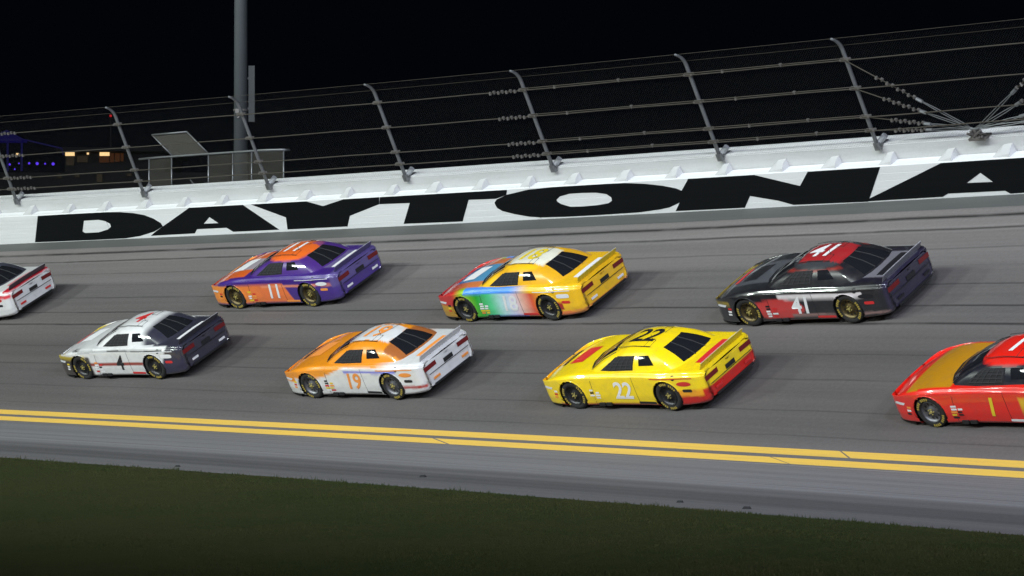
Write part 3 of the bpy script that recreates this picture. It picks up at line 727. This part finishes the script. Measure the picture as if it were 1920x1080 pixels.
def print_mesh():
    m = MB()
    for base in (0, math.pi):
        for i in range(9):
            a = base+R(50)+R(80)*i/8; da = R(3.4)
            r0, r1 = .262+.0*(i % 2), .318
            if i == 4: continue
            pts = [(math.cos(a-da)*r0, -.0065, math.sin(a-da)*r0), (math.cos(a+da)*r0, -.0065, math.sin(a+da)*r0), (math.cos(a+da)*r1, -.0045, math.sin(a+da)*r1), (math.cos(a-da)*r1, -.0045, math.sin(a-da)*r1)]
            hole = i % 3
            m.add(pts, [(0, 1, 2, 3)])
    return mesh('tyre_print', m.v, m.f)
def rim_mesh():
    m = MB(); v, f = rev([(.228, .0), (.232, .02), (.215, .03), (.205, .075), (.10, .055), (.085, .03), (.0, .028)], 30); m.add(v, f)
    return mesh('rim', m.v, m.f, True)
def holes_mesh():
    m = MB()
    for i in range(10):
        a = 2*math.pi*i/10; c = Vector((math.cos(a)*.155, .060, math.sin(a)*.155))
        u = Vector((math.cos(a), 0, math.sin(a))); w = Vector((-math.sin(a), 0, math.cos(a)))
        m.add([c+u*.03*math.cos(b)+w*.021*math.sin(b) for b in [2*math.pi*j/8 for j in range(8)]], [tuple(range(8))])
    return mesh('rim_hole', m.v, m.f)
def nuts_mesh():
    m = MB()
    for i in range(5):
        a = 2*math.pi*i/5; m.tube([(math.cos(a)*.06, .034, math.sin(a)*.06), (math.cos(a)*.06, .005, math.sin(a)*.06)], .013, 6)
    m.tube([(0, .03, 0), (0, .0, 0)], .03, 10)
    return mesh('lug_nut', m.v, m.f)
TYM, PRM, RIM, HOM, NUM = tyre_mesh(), print_mesh(), rim_mesh(), holes_mesh(), nuts_mesh()
TYM.materials.append(M['tyre']); PRM.materials.append(M['tyre_print']); HOM.materials.append(M['black_trim']); NUM.materials.append(M['nut'])
RIMS = {}
for k_ in ('rim_black', 'rim_silver', 'rim_gold'): RIMS[k_] = RIM.copy(); RIMS[k_].materials.append(M[k_])
def well_mesh(ax, sg):
    m = MB(); n = 18; v = []
    for i in range(n+1):
        a = math.pi*i/n*1.14-.07*math.pi; 
        for y in (.975, .58): v.append((ax+math.cos(a)*(ARC+.004), y*sg, WZ+math.sin(a)*(ARC+.004)))
    f = [(2*i, 2*i+1, 2*i+3, 2*i+2) for i in range(n)]; m.add(v, f)
    c = len(m.v); m.add([(ax, .585*sg, WZ)]+[v[2*i+1] for i in range(n+1)], [(0, i+1, i+2) for i in range(n)])
    return m
def arch_pts(ax, sg):
    out_ = []
    for i in range(25):
        a = math.pi*i/24*1.16-.08*math.pi; x = ax+math.cos(a)*ARC; z = WZ+math.sin(a)*ARC
        if z < .12: continue
        sec = section(x); ys_ = [p for p in sec[:NS]]
        y = float(np.interp(z, [p[1] for p in ys_], [p[0] for p in ys_])); out_.append(Vector((x, (y-.006)*sg, z)))
    return out_
def side_y(x, z):
    sec = section(x)[:NS]; return float(np.interp(z, [p[1] for p in sec], [p[0] for p in sec]))
def text_mesh(txt, h, shear=.15, ext=0):
    cu = bpy.data.curves.new('number', 'FONT'); cu.body = txt; cu.size = h/.7; cu.shear = shear; cu.align_x = 'CENTER'; cu.align_y = 'CENTER'; cu.offset = h*.028; cu.resolution_u = 3; cu.space_character = .95
    o = bpy.data.objects.new('number', cu); C.objects.link(o); dg = bpy.context.evaluated_depsgraph_get(); me = bpy.data.meshes.new_from_object(o.evaluated_get(dg))
    bpy.data.objects.remove(o); bm = bmesh.new(); bm.from_mesh(me)
    for ax_ in ((1, 0, 0), (0, 1, 0)):
        for i in range(-9, 10): bmesh.ops.bisect_plane(bm, geom=bm.verts[:]+bm.edges[:]+bm.faces[:], plane_co=Vector(ax_)*i*.06, plane_no=ax_)
    bm.to_mesh(me); bm.free(); me.materials.clear(); return me
def map_side(me, xc, zc, off=.006, sg=1):
    for v in me.vertices:
        u, w = v.co.x, v.co.y; x = xc-u*sg; z = zc+w; v.co = (x, (side_y(x, z)+off)*sg, z)
    me.update(); return me
from mathutils.bvhtree import BVHTree
CB = BVHTree.FromPolygons([Vector(p) for p in CV], CF)
BB = BVHTree.FromPolygons([Vector(p) for p in BV], BF)
def map_top(me, xc, yc, off=.007, rot=0):
    for v in me.vertices:
        u, w = v.co.x, v.co.y; x = xc-u; y = yc-w
        hit = max([h[0].z for h in (CB.ray_cast(Vector((x, y, 3)), Vector((0, 0, -1))), BB.ray_cast(Vector((x, y, 3)), Vector((0, 0, -1)))) if h[0] is not None], default=1)
        v.co = (x, y, hit+off)
    me.update(); return me
def side_rect(x0, x1, z0, z1, off=.004, sl=0, sg=1, nx=10, nz=3):
    vv, ff = [], []
    for j in range(nz+1):
        for i in range(nx+1):
            z = z0+(z1-z0)*j/nz; x = x0+(x1-x0)*i/nx+sl*(z-z0); vv.append((x, (side_y(x, z)+off)*sg, z))
    for j in range(nz):
        for i in range(nx): a = j*(nx+1)+i; ff.append((a, a+1, a+nx+2, a+nx+1))
    return vv, ff
def spoiler_mesh():
    m = MB(); v = []; n = 12
    for i in range(n+1):
        y = -.76+1.52*i/n; x = -2.40-.03*(1-(y/.76)**2)
        z0 = .902+.03*(1-(y/.8)**2)
        for dx, dz in ((.012, 0), (-.085, .19), (-.095, .19), (-.002, 0)): v.append((x+dx, y, z0+dz*.8-.02))
    f = []
    for i in range(n):
        for j in range(4): j2 = (j+1) % 4; f.append((i*4+j, (i+1)*4+j, (i+1)*4+j2, i*4+j2))
    f += [(0, 1, 2, 3), tuple(n*4+j for j in (3, 2, 1, 0))]
    m.add(v, f); return m
def spoiler_edge_mesh():
    m = MB(); m.tube([(-2.48-.03*(1-(y/.76)**2), y, 1.038+.03*(1-(y/.8)**2)) for y in np.linspace(-.765, .765, 13)], .005, 5)
    return m
def sstep(a, b, x): t = min(max((x-a)/(b-a), 0), 1); return t*t*(3-2*t)
def mixc(a, b, t): return tuple(p+(q-p)*t for p, q in zip(a, b))
def paint_attr(me, fn, part):
    at = me.color_attributes.new('livery', 'FLOAT_COLOR', 'POINT'); arr = np.ones((len(me.vertices), 4), np.float32)
    OF = ((0, 0, 0), (.013, .006, .009), (-.013, -.006, .009), (.009, -.006, -.013), (-.009, .006, -.013))
    for i, v in enumerate(me.vertices):
        x, y, z = v.co; acc = [0, 0, 0]
        for a, b, c in OF:
            q = fn(x+a, y+b*0, z+c, part); acc[0] += q[0]; acc[1] += q[1]; acc[2] += q[2]
        arr[i, :3] = [t/5 for t in acc]
    at.data.foreach_set('color', arr.ravel())
def car(label, s, d, fn, rim='rim_black', num=None, extras=None, steer=0, spoiler=None, yaw=0, accent=('w', 'k'), hood=True, hood_num=None):
    rs0 = random.Random(label+'yaw'); root = empty('stock_car'); T, L, Nn, _ = frame(s); mt = Matrix(((*T, 0), (*L, 0), (*Nn, 0), (0, 0, 0, 1))).transposed()
    # near (left) side stands at d, wheels on the banking
    mt.translation = P(s, d-.96, .012); root.matrix_world = mt @ Matrix.Rotation(yaw or R(rs0.uniform(.8, 2.6)), 4, 'Z') @ Matrix.Scale(1.06, 4)
    tag(root, label, 'race car', 'stock cars racing on the banking')
    def part(name, me, m_=None, par=root):
        o = bpy.data.objects.new(name, me); C.objects.link(o); o.parent = par
        if m_ is not None and not me.materials: me.materials.append(m_)
        return o
    bme = mesh('body', BV, BF, True); paint_attr(bme, fn, 'body'); body = part('body', bme, M['paint'])
    cme = mesh('cabin', CV, CF, True); paint_attr(cme, fn, 'cabin'); cabn = part('cabin', cme, M['paint'])
    part('windshield', WM['windshield']); part('rear_window', WM['rear_window'])
    for nm in ('side', 'side_r'): part('side_window', WM[nm])
    for nm in ('quarter', 'quarter_r'): part('quarter_window', WM[nm])
    tag(part('window_net', NETM), kind='stuff')
    for sg in (1, -1):
        for ax in AX:
            m = well_mesh(ax, sg); part('wheel_well', mesh('wheel_well', m.v, m.f), M['black_trim'])
            m = MB().tube(arch_pts(ax, sg), .013, 6); me = mesh('arch_lip', m.v, m.f, True); paint_attr(me, fn, 'body'); part('arch_lip', me, M['paint'])
            wh = empty('wheel'); wh.parent = root; wh.location = (ax, .955*sg, .358); wh.rotation_euler = (0, random.random()*6, (0 if sg > 0 else math.pi)+(steer if ax > 0 else 0))
            # wheel meshes have their outer face at y=0 looking to -y: turn the left ones round
            wh.rotation_euler.z += math.pi
            part('tyre', TYM, None, wh); part('rim', RIMS[rim], None, wh)
            for nm_, me_ in (('tyre_print', PRM), ('rim_hole', HOM), ('lug_nut', NUM)): tag(part(nm_, me_, None, wh), kind='stuff')
    m = MB(); m.box((0, 0, .13), (4.5, 1.5, .05)); part('underbody', mesh('underbody', m.v, m.f), M['black_trim'])
    m = MB(); pts = [(2.30, .80), (2.48, .70), (2.60, .52), (2.66, .25), (2.67, 0)]; pts = pts+[(x, -y) for x, y in pts[:-1][::-1]]
    pts = [(1.95, .90)]+pts+[(1.95, -.90)]; n = len(pts); m.add([(x, y, .075) for x, y in pts]+[(x, y, .05) for x, y in pts], [tuple(range(n)), tuple(range(n, 2*n))[::-1]]+[(i, (i+1) % n, n+(i+1) % n, n+i)[::-1] for i in range(n)]); part('splitter', mesh('splitter', m.v, m.f), M['black_trim'])
    sm = spoiler_mesh(); me = mesh('spoiler', sm.v, sm.f); sp = part('spoiler', me, M['sp_'+str(spoiler)] if spoiler else M['black_trim'])
    sm = spoiler_edge_mesh(); part('spoiler_trim', mesh('spoiler_trim', sm.v, sm.f), M['spoiler_edge'], sp)
    m = MB(); m.box((2.545, 0, .27), (.05, 1.0, .17)); part('grille', mesh('grille', m.v, m.f), M['black_trim'])
    for sg in (1, -1):
        v, f = side_rect(2.05, 2.34, .50, .56, .004, -.9, sg, 6, 2)
        part('headlight', mesh('headlight', v, f), M['headlamp'])
        m = MB(); n = 7; vv = []
        for j in range(2):
            for i in range(n): y = (.40+.42*i/(n-1))*sg; vv.append((-2.50-.034*math.sin(math.pi*(.5+.5*abs(y)/.86))**.7-.008, y, (.66, .77)[j]-.02*i/(n-1)))
        m.add(vv, [(i, i+1, n+i+1, n+i) for i in range(n-1)]); part('taillight', mesh('taillight', m.v, m.f), M['taillamp'])
    m = MB(); m.box((-2.54, 0, .26), (.02, 1.3, .05)); m.box((-2.545, 0, .545), (.012, 1.45, .012)); m.box((-2.545, .0, .62), (.012, .32, .10)); part('rear_bumper_vent', mesh('rear_bumper_vent', m.v, m.f), M['black_trim'])
    m = MB()
    for y in (.44, -.44): m.tube([(x, y, float(z)) for x, z in [(.02, 1.276), (-.4, 1.312), (-.9, 1.29)]], .008, 4)
    m.tube([(-.75, .15, 1.29), (-.75, .15, 1.42)], .006, 4); part('roof_rail', mesh('roof_rail', m.v, m.f), M['black_trim'])
    m = MB(); m.box((.62, .955, .16), (.16, .05, .07)); m.box((.42, .955, .16), (.16, .05, .07)); part('exhaust_pipe', mesh('exhaust_pipe', m.v, m.f), M['black_trim'])
    # door cut lines, fuel port, small decals on the fenders
    m = MB()
    for x0_, x1_ in ((.80, .74), (-.52, -.50)): m.tube([(x0_+(x1_-x0_)*t, side_y(x0_+(x1_-x0_)*t, .16+.66*t)+.001, .16+.66*t) for t in np.linspace(0, 1, 8)], .0045, 4)
    m.tube([(x, side_y(x, .16)+.002, .16) for x in np.linspace(.80, -.52, 14)], .0045, 4)
    tag(part('panel_gap', mesh('panel_gap', m.v, m.f), M['black_trim']), kind='stuff')
    m = MB(); cx_, cz_ = -1.72, .80; y_ = side_y(cx_, cz_); m.add([(cx_+.055*math.cos(a), side_y(cx_+.055*math.cos(a), cz_+.055*math.sin(a))+.004, cz_+.055*math.sin(a)) for a in [j*math.pi/6 for j in range(12)]], [tuple(range(12))]); part('fuel_port', mesh('fuel_port', m.v, m.f), M['black_trim'])
    rs = random.Random(label)
    def blob(kind, cx, cz, rx, rz, mn, sg, pw=2.6):
        v = []; n_ = 22
        for i in range(n_):
            a = 2*math.pi*i/n_; ca, sa = math.cos(a), math.sin(a); x = cx+rx*math.copysign(abs(ca)**(2/pw), ca); z = cz+rz*math.copysign(abs(sa)**(2/pw), sa)
            v.append((x, (side_y(x, z)+.005)*sg, z))
        v.append((cx, (side_y(cx, cz)+.006)*sg, cz)); part(kind, mesh(kind, v, [(i, (i+1) % n_, n_) for i in range(n_)]), M[mn])
    def toppatch(kind, x0, x1, y0, y1, mn, sl=0, nx=8, ny=5):
        v = []; f = []
        for i in range(nx+1):
            for j in range(ny+1):
                x = x0+(x1-x0)*i/nx; y = y0+(y1-y0)*j/ny; x += sl*y
                h = max([q[0].z for q in (CB.ray_cast(Vector((x, y, 3)), Vector((0, 0, -1))), BB.ray_cast(Vector((x, y, 3)), Vector((0, 0, -1)))) if q[0] is not None], default=.9); v.append((x, y, h+.006))
        for i in range(nx):
            for j in range(ny): a = i*(ny+1)+j; f.append((a, a+1, a+ny+2, a+ny+1))
        part(kind, mesh(kind, v, f), M[mn])
    ac, ac2 = accent
    for sg in (1, -1):
        blob('quarter_decal', -1.98, .66, .20, .055, ac, sg, rs.choice((2, 4))); blob('quarter_decal', -2.02, .50, .13, .035, ac2, sg, 5)
        blob('rocker_decal', -.75, .20, .26, .03, ac2, sg, 6)
        v, f = side_rect(-1.05, -2.25, .775+.01*rs.random(), .80, .005, 0, sg, 14, 1); part('side_stripe', mesh('side_stripe', v, f), M[ac])
    if hood: toppatch('hood_decal', 1.80, 1.38, -.34, .34, ac, .12); toppatch('hood_decal', 2.1, 1.98, -.34, .34, ac2)
    toppatch('deck_decal', -2.08, -2.30, -.50, .50, ac, ny=9)
    for sg in (1, -1):
        m = MB(); x_ = -2.545; m.box((x_, .52*sg, .40), (.012, .22, .055)); part('bumper_decal', mesh('bumper_decal', m.v, m.f), M[ac])
    for y_ in (-.30, .30):
        v = []
        for a, b in ((-.86, y_-.13), (-.86, y_+.13), (-.70, y_+.13), (-.70, y_-.13)): v.append((a, b, CB.ray_cast(Vector((a, b, 3)), Vector((0, 0, -1)))[0].z+.006))
        m = MB(); m.tube(v+[v[0]], .005, 4); tag(part('roof_flap', mesh('roof_flap', m.v, m.f), M['black_trim']), kind='stuff')
    for sg in (1, -1):
        for j in range(9):
            x0_ = .92+.0*j-(j % 3)*.0; x0_ = .86+(j % 2)*-.16-(.02 if j > 5 else 0)+.02; z0_ = .235+.062*(j//2); w_ = .10+.05*rs.random()
            v, f = side_rect(x0_, x0_-w_, z0_, z0_+.042, .005, 0, sg, 2, 1); part('fender_decal', mesh('fender_decal', v, f), M[rs.choice('wwkroyw')])
        for j in range(3):
            x0_ = 2.02-.02*j; z0_ = .30+.07*j; v, f = side_rect(x0_, x0_-.11, z0_, z0_+.045, .005, 0, sg, 2, 1); part('fender_decal', mesh('fender_decal', v, f), M[rs.choice('wwkroy')])
    m = MB(); pts = [cab(t, .03, .012) for t in np.linspace(-.19, .19, 17)]; m.tube(pts, .012, 4)
    for t in (-.21, .21): m.tube([cab(t, v_, .008) for v_ in (.02, .3, .6, .95)], .008, 4)
    tag(part('windshield_trim', mesh('windshield_trim', m.v, m.f), M['black_trim']), kind='stuff')
    m = MB()
    for y in (-.16, .16): m.tube([cab(1-.0 if False else .999, v_, .012)+Vector((0, y*(1.1-.4*v_), -.004)) for v_ in (.10, .5, .92)], .010, 4)
    tag(part('rear_window_strap', mesh('rear_window_strap', m.v, m.f), M['net']), kind='stuff')
    if num:
        txt, mn, rn = num
        me = map_side(text_mesh(txt, .40), -.12, .475); part('door_number', me, M[mn])
        me = map_side(text_mesh(txt, .40), -.12, .475, sg=-1); part('door_number', me, M[mn])
        me = map_top(text_mesh(txt, .52), -.45, 0); part('roof_number', me, M[rn])
    for (kind, a, mn) in (extras or []):
        v, f = side_rect(*a); part(kind, mesh(kind, v, f), M[mn])
    return root
S_ = lambda *c: lin(c)
WHT, BLK = (.74, .74, .73), (.016, .016, .02)
def solid(c): return lambda x, y, z, p: c
NAVY = S_(40, 36, 70); GREY = (.10, .10, .12)
def liv_white_red(x, y, z, p):
    if p == 'cabin': return mixc(S_(70, 72, 84), (.03, .03, .04), sstep(1.20, 1.15, z)*.6)
    c = WHT
    if x < -1.35 and .70 < z < .80 and abs(y) > .8: c = S_(235, 60, 75)
    if -1.9 < x < -.2 and .40 < z < .54 and x > -2.0+(z-.40)*2: c = S_(236, 70, 85)
    if x < -2.25 and z > .86: c = S_(200, 30, 50)
    return c
def liv_white_dark(x, y, z, p):
    dark = (.035, .035, .055)
    if p == 'cabin':
        if z > 1.18 and abs(y) < .60 and x > -1.0: return WHT
        return mixc(WHT, dark, sstep(-.95, -1.25, x))
    c = WHT
    k = -1.55-(z-.1)*.62
    if x < k: c = mixc(dark, NAVY, .5 if z < .6 else 0)
    if abs(y) < .84 and x < -1.5: c = dark
    if .80 < z < .835 and x > -1.9 and abs(y) > .8: c = (.02, .02, .02)
    if abs(y) > .8 and .42 < z < .50 and -1.7 < x < 2: c = S_(150, 60, 50)
    if x > 1.0 and abs(y) > .6 and z < .66: c = (.045, .035, .03)
    if x > 1.15 and .60 < z < .70 and abs(y) > .6: c = S_(190, 165, 30)
    return c
def liv_purple_orange(x, y, z, p):
    pur = S_(66, 38, 130); org = S_(240, 110, 40)
    if p == 'cabin':
        if z > 1.20: return org if y > -.25 or x > -.9 else S_(150, 80, 120)
        return mixc(pur, S_(96, 60, 120), .3)
    c = pur
    if abs(y) > .80:
        if z < .70 and x > -.75+(z-.3)*.5: c = mixc(S_(252, 150, 50), S_(238, 120, 60), sstep(1.8, .2, x))
        if z < .17: c = pur
        if .60 < z < .66 and x < .3: c = S_(246, 150, 110)
    elif x > 1.0:
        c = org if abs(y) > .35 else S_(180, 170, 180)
        if x > 1.9: c = S_(200, 80, 50)
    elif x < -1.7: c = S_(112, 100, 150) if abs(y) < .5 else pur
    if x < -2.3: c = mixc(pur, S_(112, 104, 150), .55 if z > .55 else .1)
    return c
def liv_orange_white(x, y, z, p):
    org = S_(240, 148, 30)
    if p == 'cabin':
        if z > 1.20: return WHT if abs(y) < .38 else org
        if x < -1.2 and abs(y) < .68: return S_(170, 100, 50)
        return org
    c = WHT
    if z > .58+.25*sstep(1.1, .0, x) and x > -1.9: c = mixc(org, WHT, sstep(-.9, -1.7, x))
    if abs(y) > .85 and .70 < z < .76 and -1.7 < x < .1: c = S_(100, 110, 215)
    if abs(y) > .8 and .30 < z < .37 and x < -1.75: c = S_(190, 60, 50)
    if x > 1.9 and z > .45: c = org
    return c
def liv_rainbow(x, y, z, p):
    yel = S_(252, 196, 30)
    if p == 'cabin':
        if z > 1.20: return S_(238, 236, 215) if abs(y) < .40 and x < .0 else yel
        if x > .2: return mixc(yel, S_(60, 110, 170), .0 if abs(y) > .5 else .4)
        return mixc(yel, S_(214, 150, 40), .5)
    c = yel
    if abs(y) > .80:
        stops = [(1.3, S_(150, 200, 40)), (.9, S_(40, 175, 50)), (.45, S_(90, 215, 150)), (.1, S_(190, 235, 235)), (-.25, S_(225, 225, 250)), (-.6, S_(245, 190, 170)), (-.95, S_(235, 90, 50)), (-1.35, S_(248, 180, 30))]
        if x > 1.3: c = mixc(S_(205, 45, 45), S_(150, 200, 40), sstep(1.75, 1.3, x)) if z > .45 else S_(200, 150, 40)
        elif x > -1.35:
            for (a, ca), (b, cb) in zip(stops[:-1], stops[1:]):
                if b <= x <= a: c = mixc(ca, cb, (a-x)/(a-b))
            if z > .76: c = mixc(S_(80, 150, 240), yel, sstep(-.2, -1.0, x))
            if z < .17: c = [S_(50, 190, 40), S_(40, 150, 230), S_(90, 110, 240), S_(245, 140, 40)][min(3, int((1.3-x)/.65))]
        else:
            if z < .26: c = S_(240, 130, 70)
            if x > -1.9 and .30 < z < .50: c = S_(170, 40, 30)
    elif x > .9:
        c = mixc(S_(90, 160, 200), S_(60, 90, 160), sstep(1.2, 2.2, x)) if abs(y) < .45 else mixc(S_(225, 130, 70), S_(190, 60, 60), sstep(1.2, 2.1, x))
        if x > 2.0: c = S_(190, 55, 60)
    if x < -2.2 and z < .30: c = S_(235, 150, 60)
    return c
def liv_yellow(x, y, z, p):
    yel = S_(252, 218, 20); red = S_(205, 30, 22)
    if p == 'cabin': return yel if not (z > 1.23 and -.2 < x < .05) else S_(235, 200, 30)
    c = yel
    lim = .17+.10*sstep(-1.0, -2.3, x)+.0
    if z < lim and x < 1.9: c = red
    if x < -1.55 and z < .52 and abs(y) > .75: c = mixc(c, S_(240, 130, 25), .7) if z > .36 else red
    if x < -2.42 and z < .5: c = red
    if x > 2.35: c = mixc(yel, S_(240, 150, 30), .5)
    return c
def liv_black_red(x, y, z, p):
    if p == 'cabin':
        if z > 1.20: return S_(170, 40, 44) if abs(y) < .42 and x < .0 else S_(60, 62, 66)
        if abs(y) > .5 and 1.15 < z < 1.175: return S_(150, 50, 40)
        return BLK
    c = BLK
    if abs(y) > .8:
        if .62+.02 < z < .76 and -1.9 < x < .45: c = S_(232, 225, 225)
        if math.hypot((x-.55)/.75, (z-.42)/.24) < 1: c = S_(200, 62, 60)
        if z < .16: c = S_(90, 20, 20) if x < .4 else BLK
        if .22 < z < .28 and x < .2: c = S_(150, 120, 115)
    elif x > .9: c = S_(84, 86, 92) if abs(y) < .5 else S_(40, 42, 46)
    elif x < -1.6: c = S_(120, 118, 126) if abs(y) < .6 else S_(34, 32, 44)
    if x < -2.44: c = S_(44, 40, 62)
    if 1.9 < x and .54 < z < .62: c = S_(150, 130, 40)
    return c
def liv_red_gold(x, y, z, p):
    red = S_(232, 36, 24); gold = S_(196, 138, 26)
    if p == 'cabin':
        if z > 1.2: return red
        return S_(30, 30, 40) if x < .9 else gold
    c = red
    if x > .8 and abs(y) < .86 and z > .6: c = gold if x < 1.95 else red
    if x < -.85 and z < .70: c = mixc(gold, S_(236, 190, 40), sstep(.3, .6, z))
    if x < -.85 and z < .16: c = S_(120, 150, 40)
    return c
for nm, c in (('yellow', (.72, .55, .03)), ('grey', (.18, .18, .2)), ('white', (.6, .6, .6)), ('purple', (.10, .08, .2)), ('dark', (.05, .05, .06))): M['sp_'+nm] = mat('spoiler_'+nm, c, .35)
car('white race car with red stripes and dark roof, cut off by the left picture edge', 18.32, 6.0, liv_white_red, 'rim_black', None, spoiler='dark', accent=('r', 'k'))
car('white race car with black rear deck and red number on its white roof', 6.9, 9.44, liv_white_dark, 'rim_black', ('4', 'k', 'r'), spoiler='dark', accent=('w', 'r'))
car('purple race car with orange roof and orange front door and fender', 4.81, 5.12, liv_purple_orange, 'rim_gold', ('11', 'w', 'w'), spoiler='purple', accent=('w', 'o'))
car('orange and white race car with orange cabin and white lower sides', -3.34, 10.08, liv_orange_white, 'rim_silver', ('19', 'o', 'o'), spoiler='white', accent=('o', 'k'))
car('yellow race car with rainbow coloured door and white roof', -5.29, 5.97, liv_rainbow, 'rim_black', ('18', 'w', 'y'), spoiler='yellow', accent=('w', 'r'))
car('bright yellow race car with red rocker panels and red lower rear bumper', -12.96, 10.12, liv_yellow, 'rim_black', ('22', 'w', 'k'), spoiler='yellow', accent=('r', 'k'))
car('black race car with red roof patch and white band along its door', -15.35, 6.17, liv_black_red, 'rim_gold', ('41', 'w', 'w'), spoiler='grey', accent=('k', 'r'))
car('red and gold race car cut off by the right picture edge', -24.0, 10.27, liv_red_gold, 'rim_silver', ('1', 'y', 'w'), spoiler='dark', accent=('r', 'w'), hood=False)
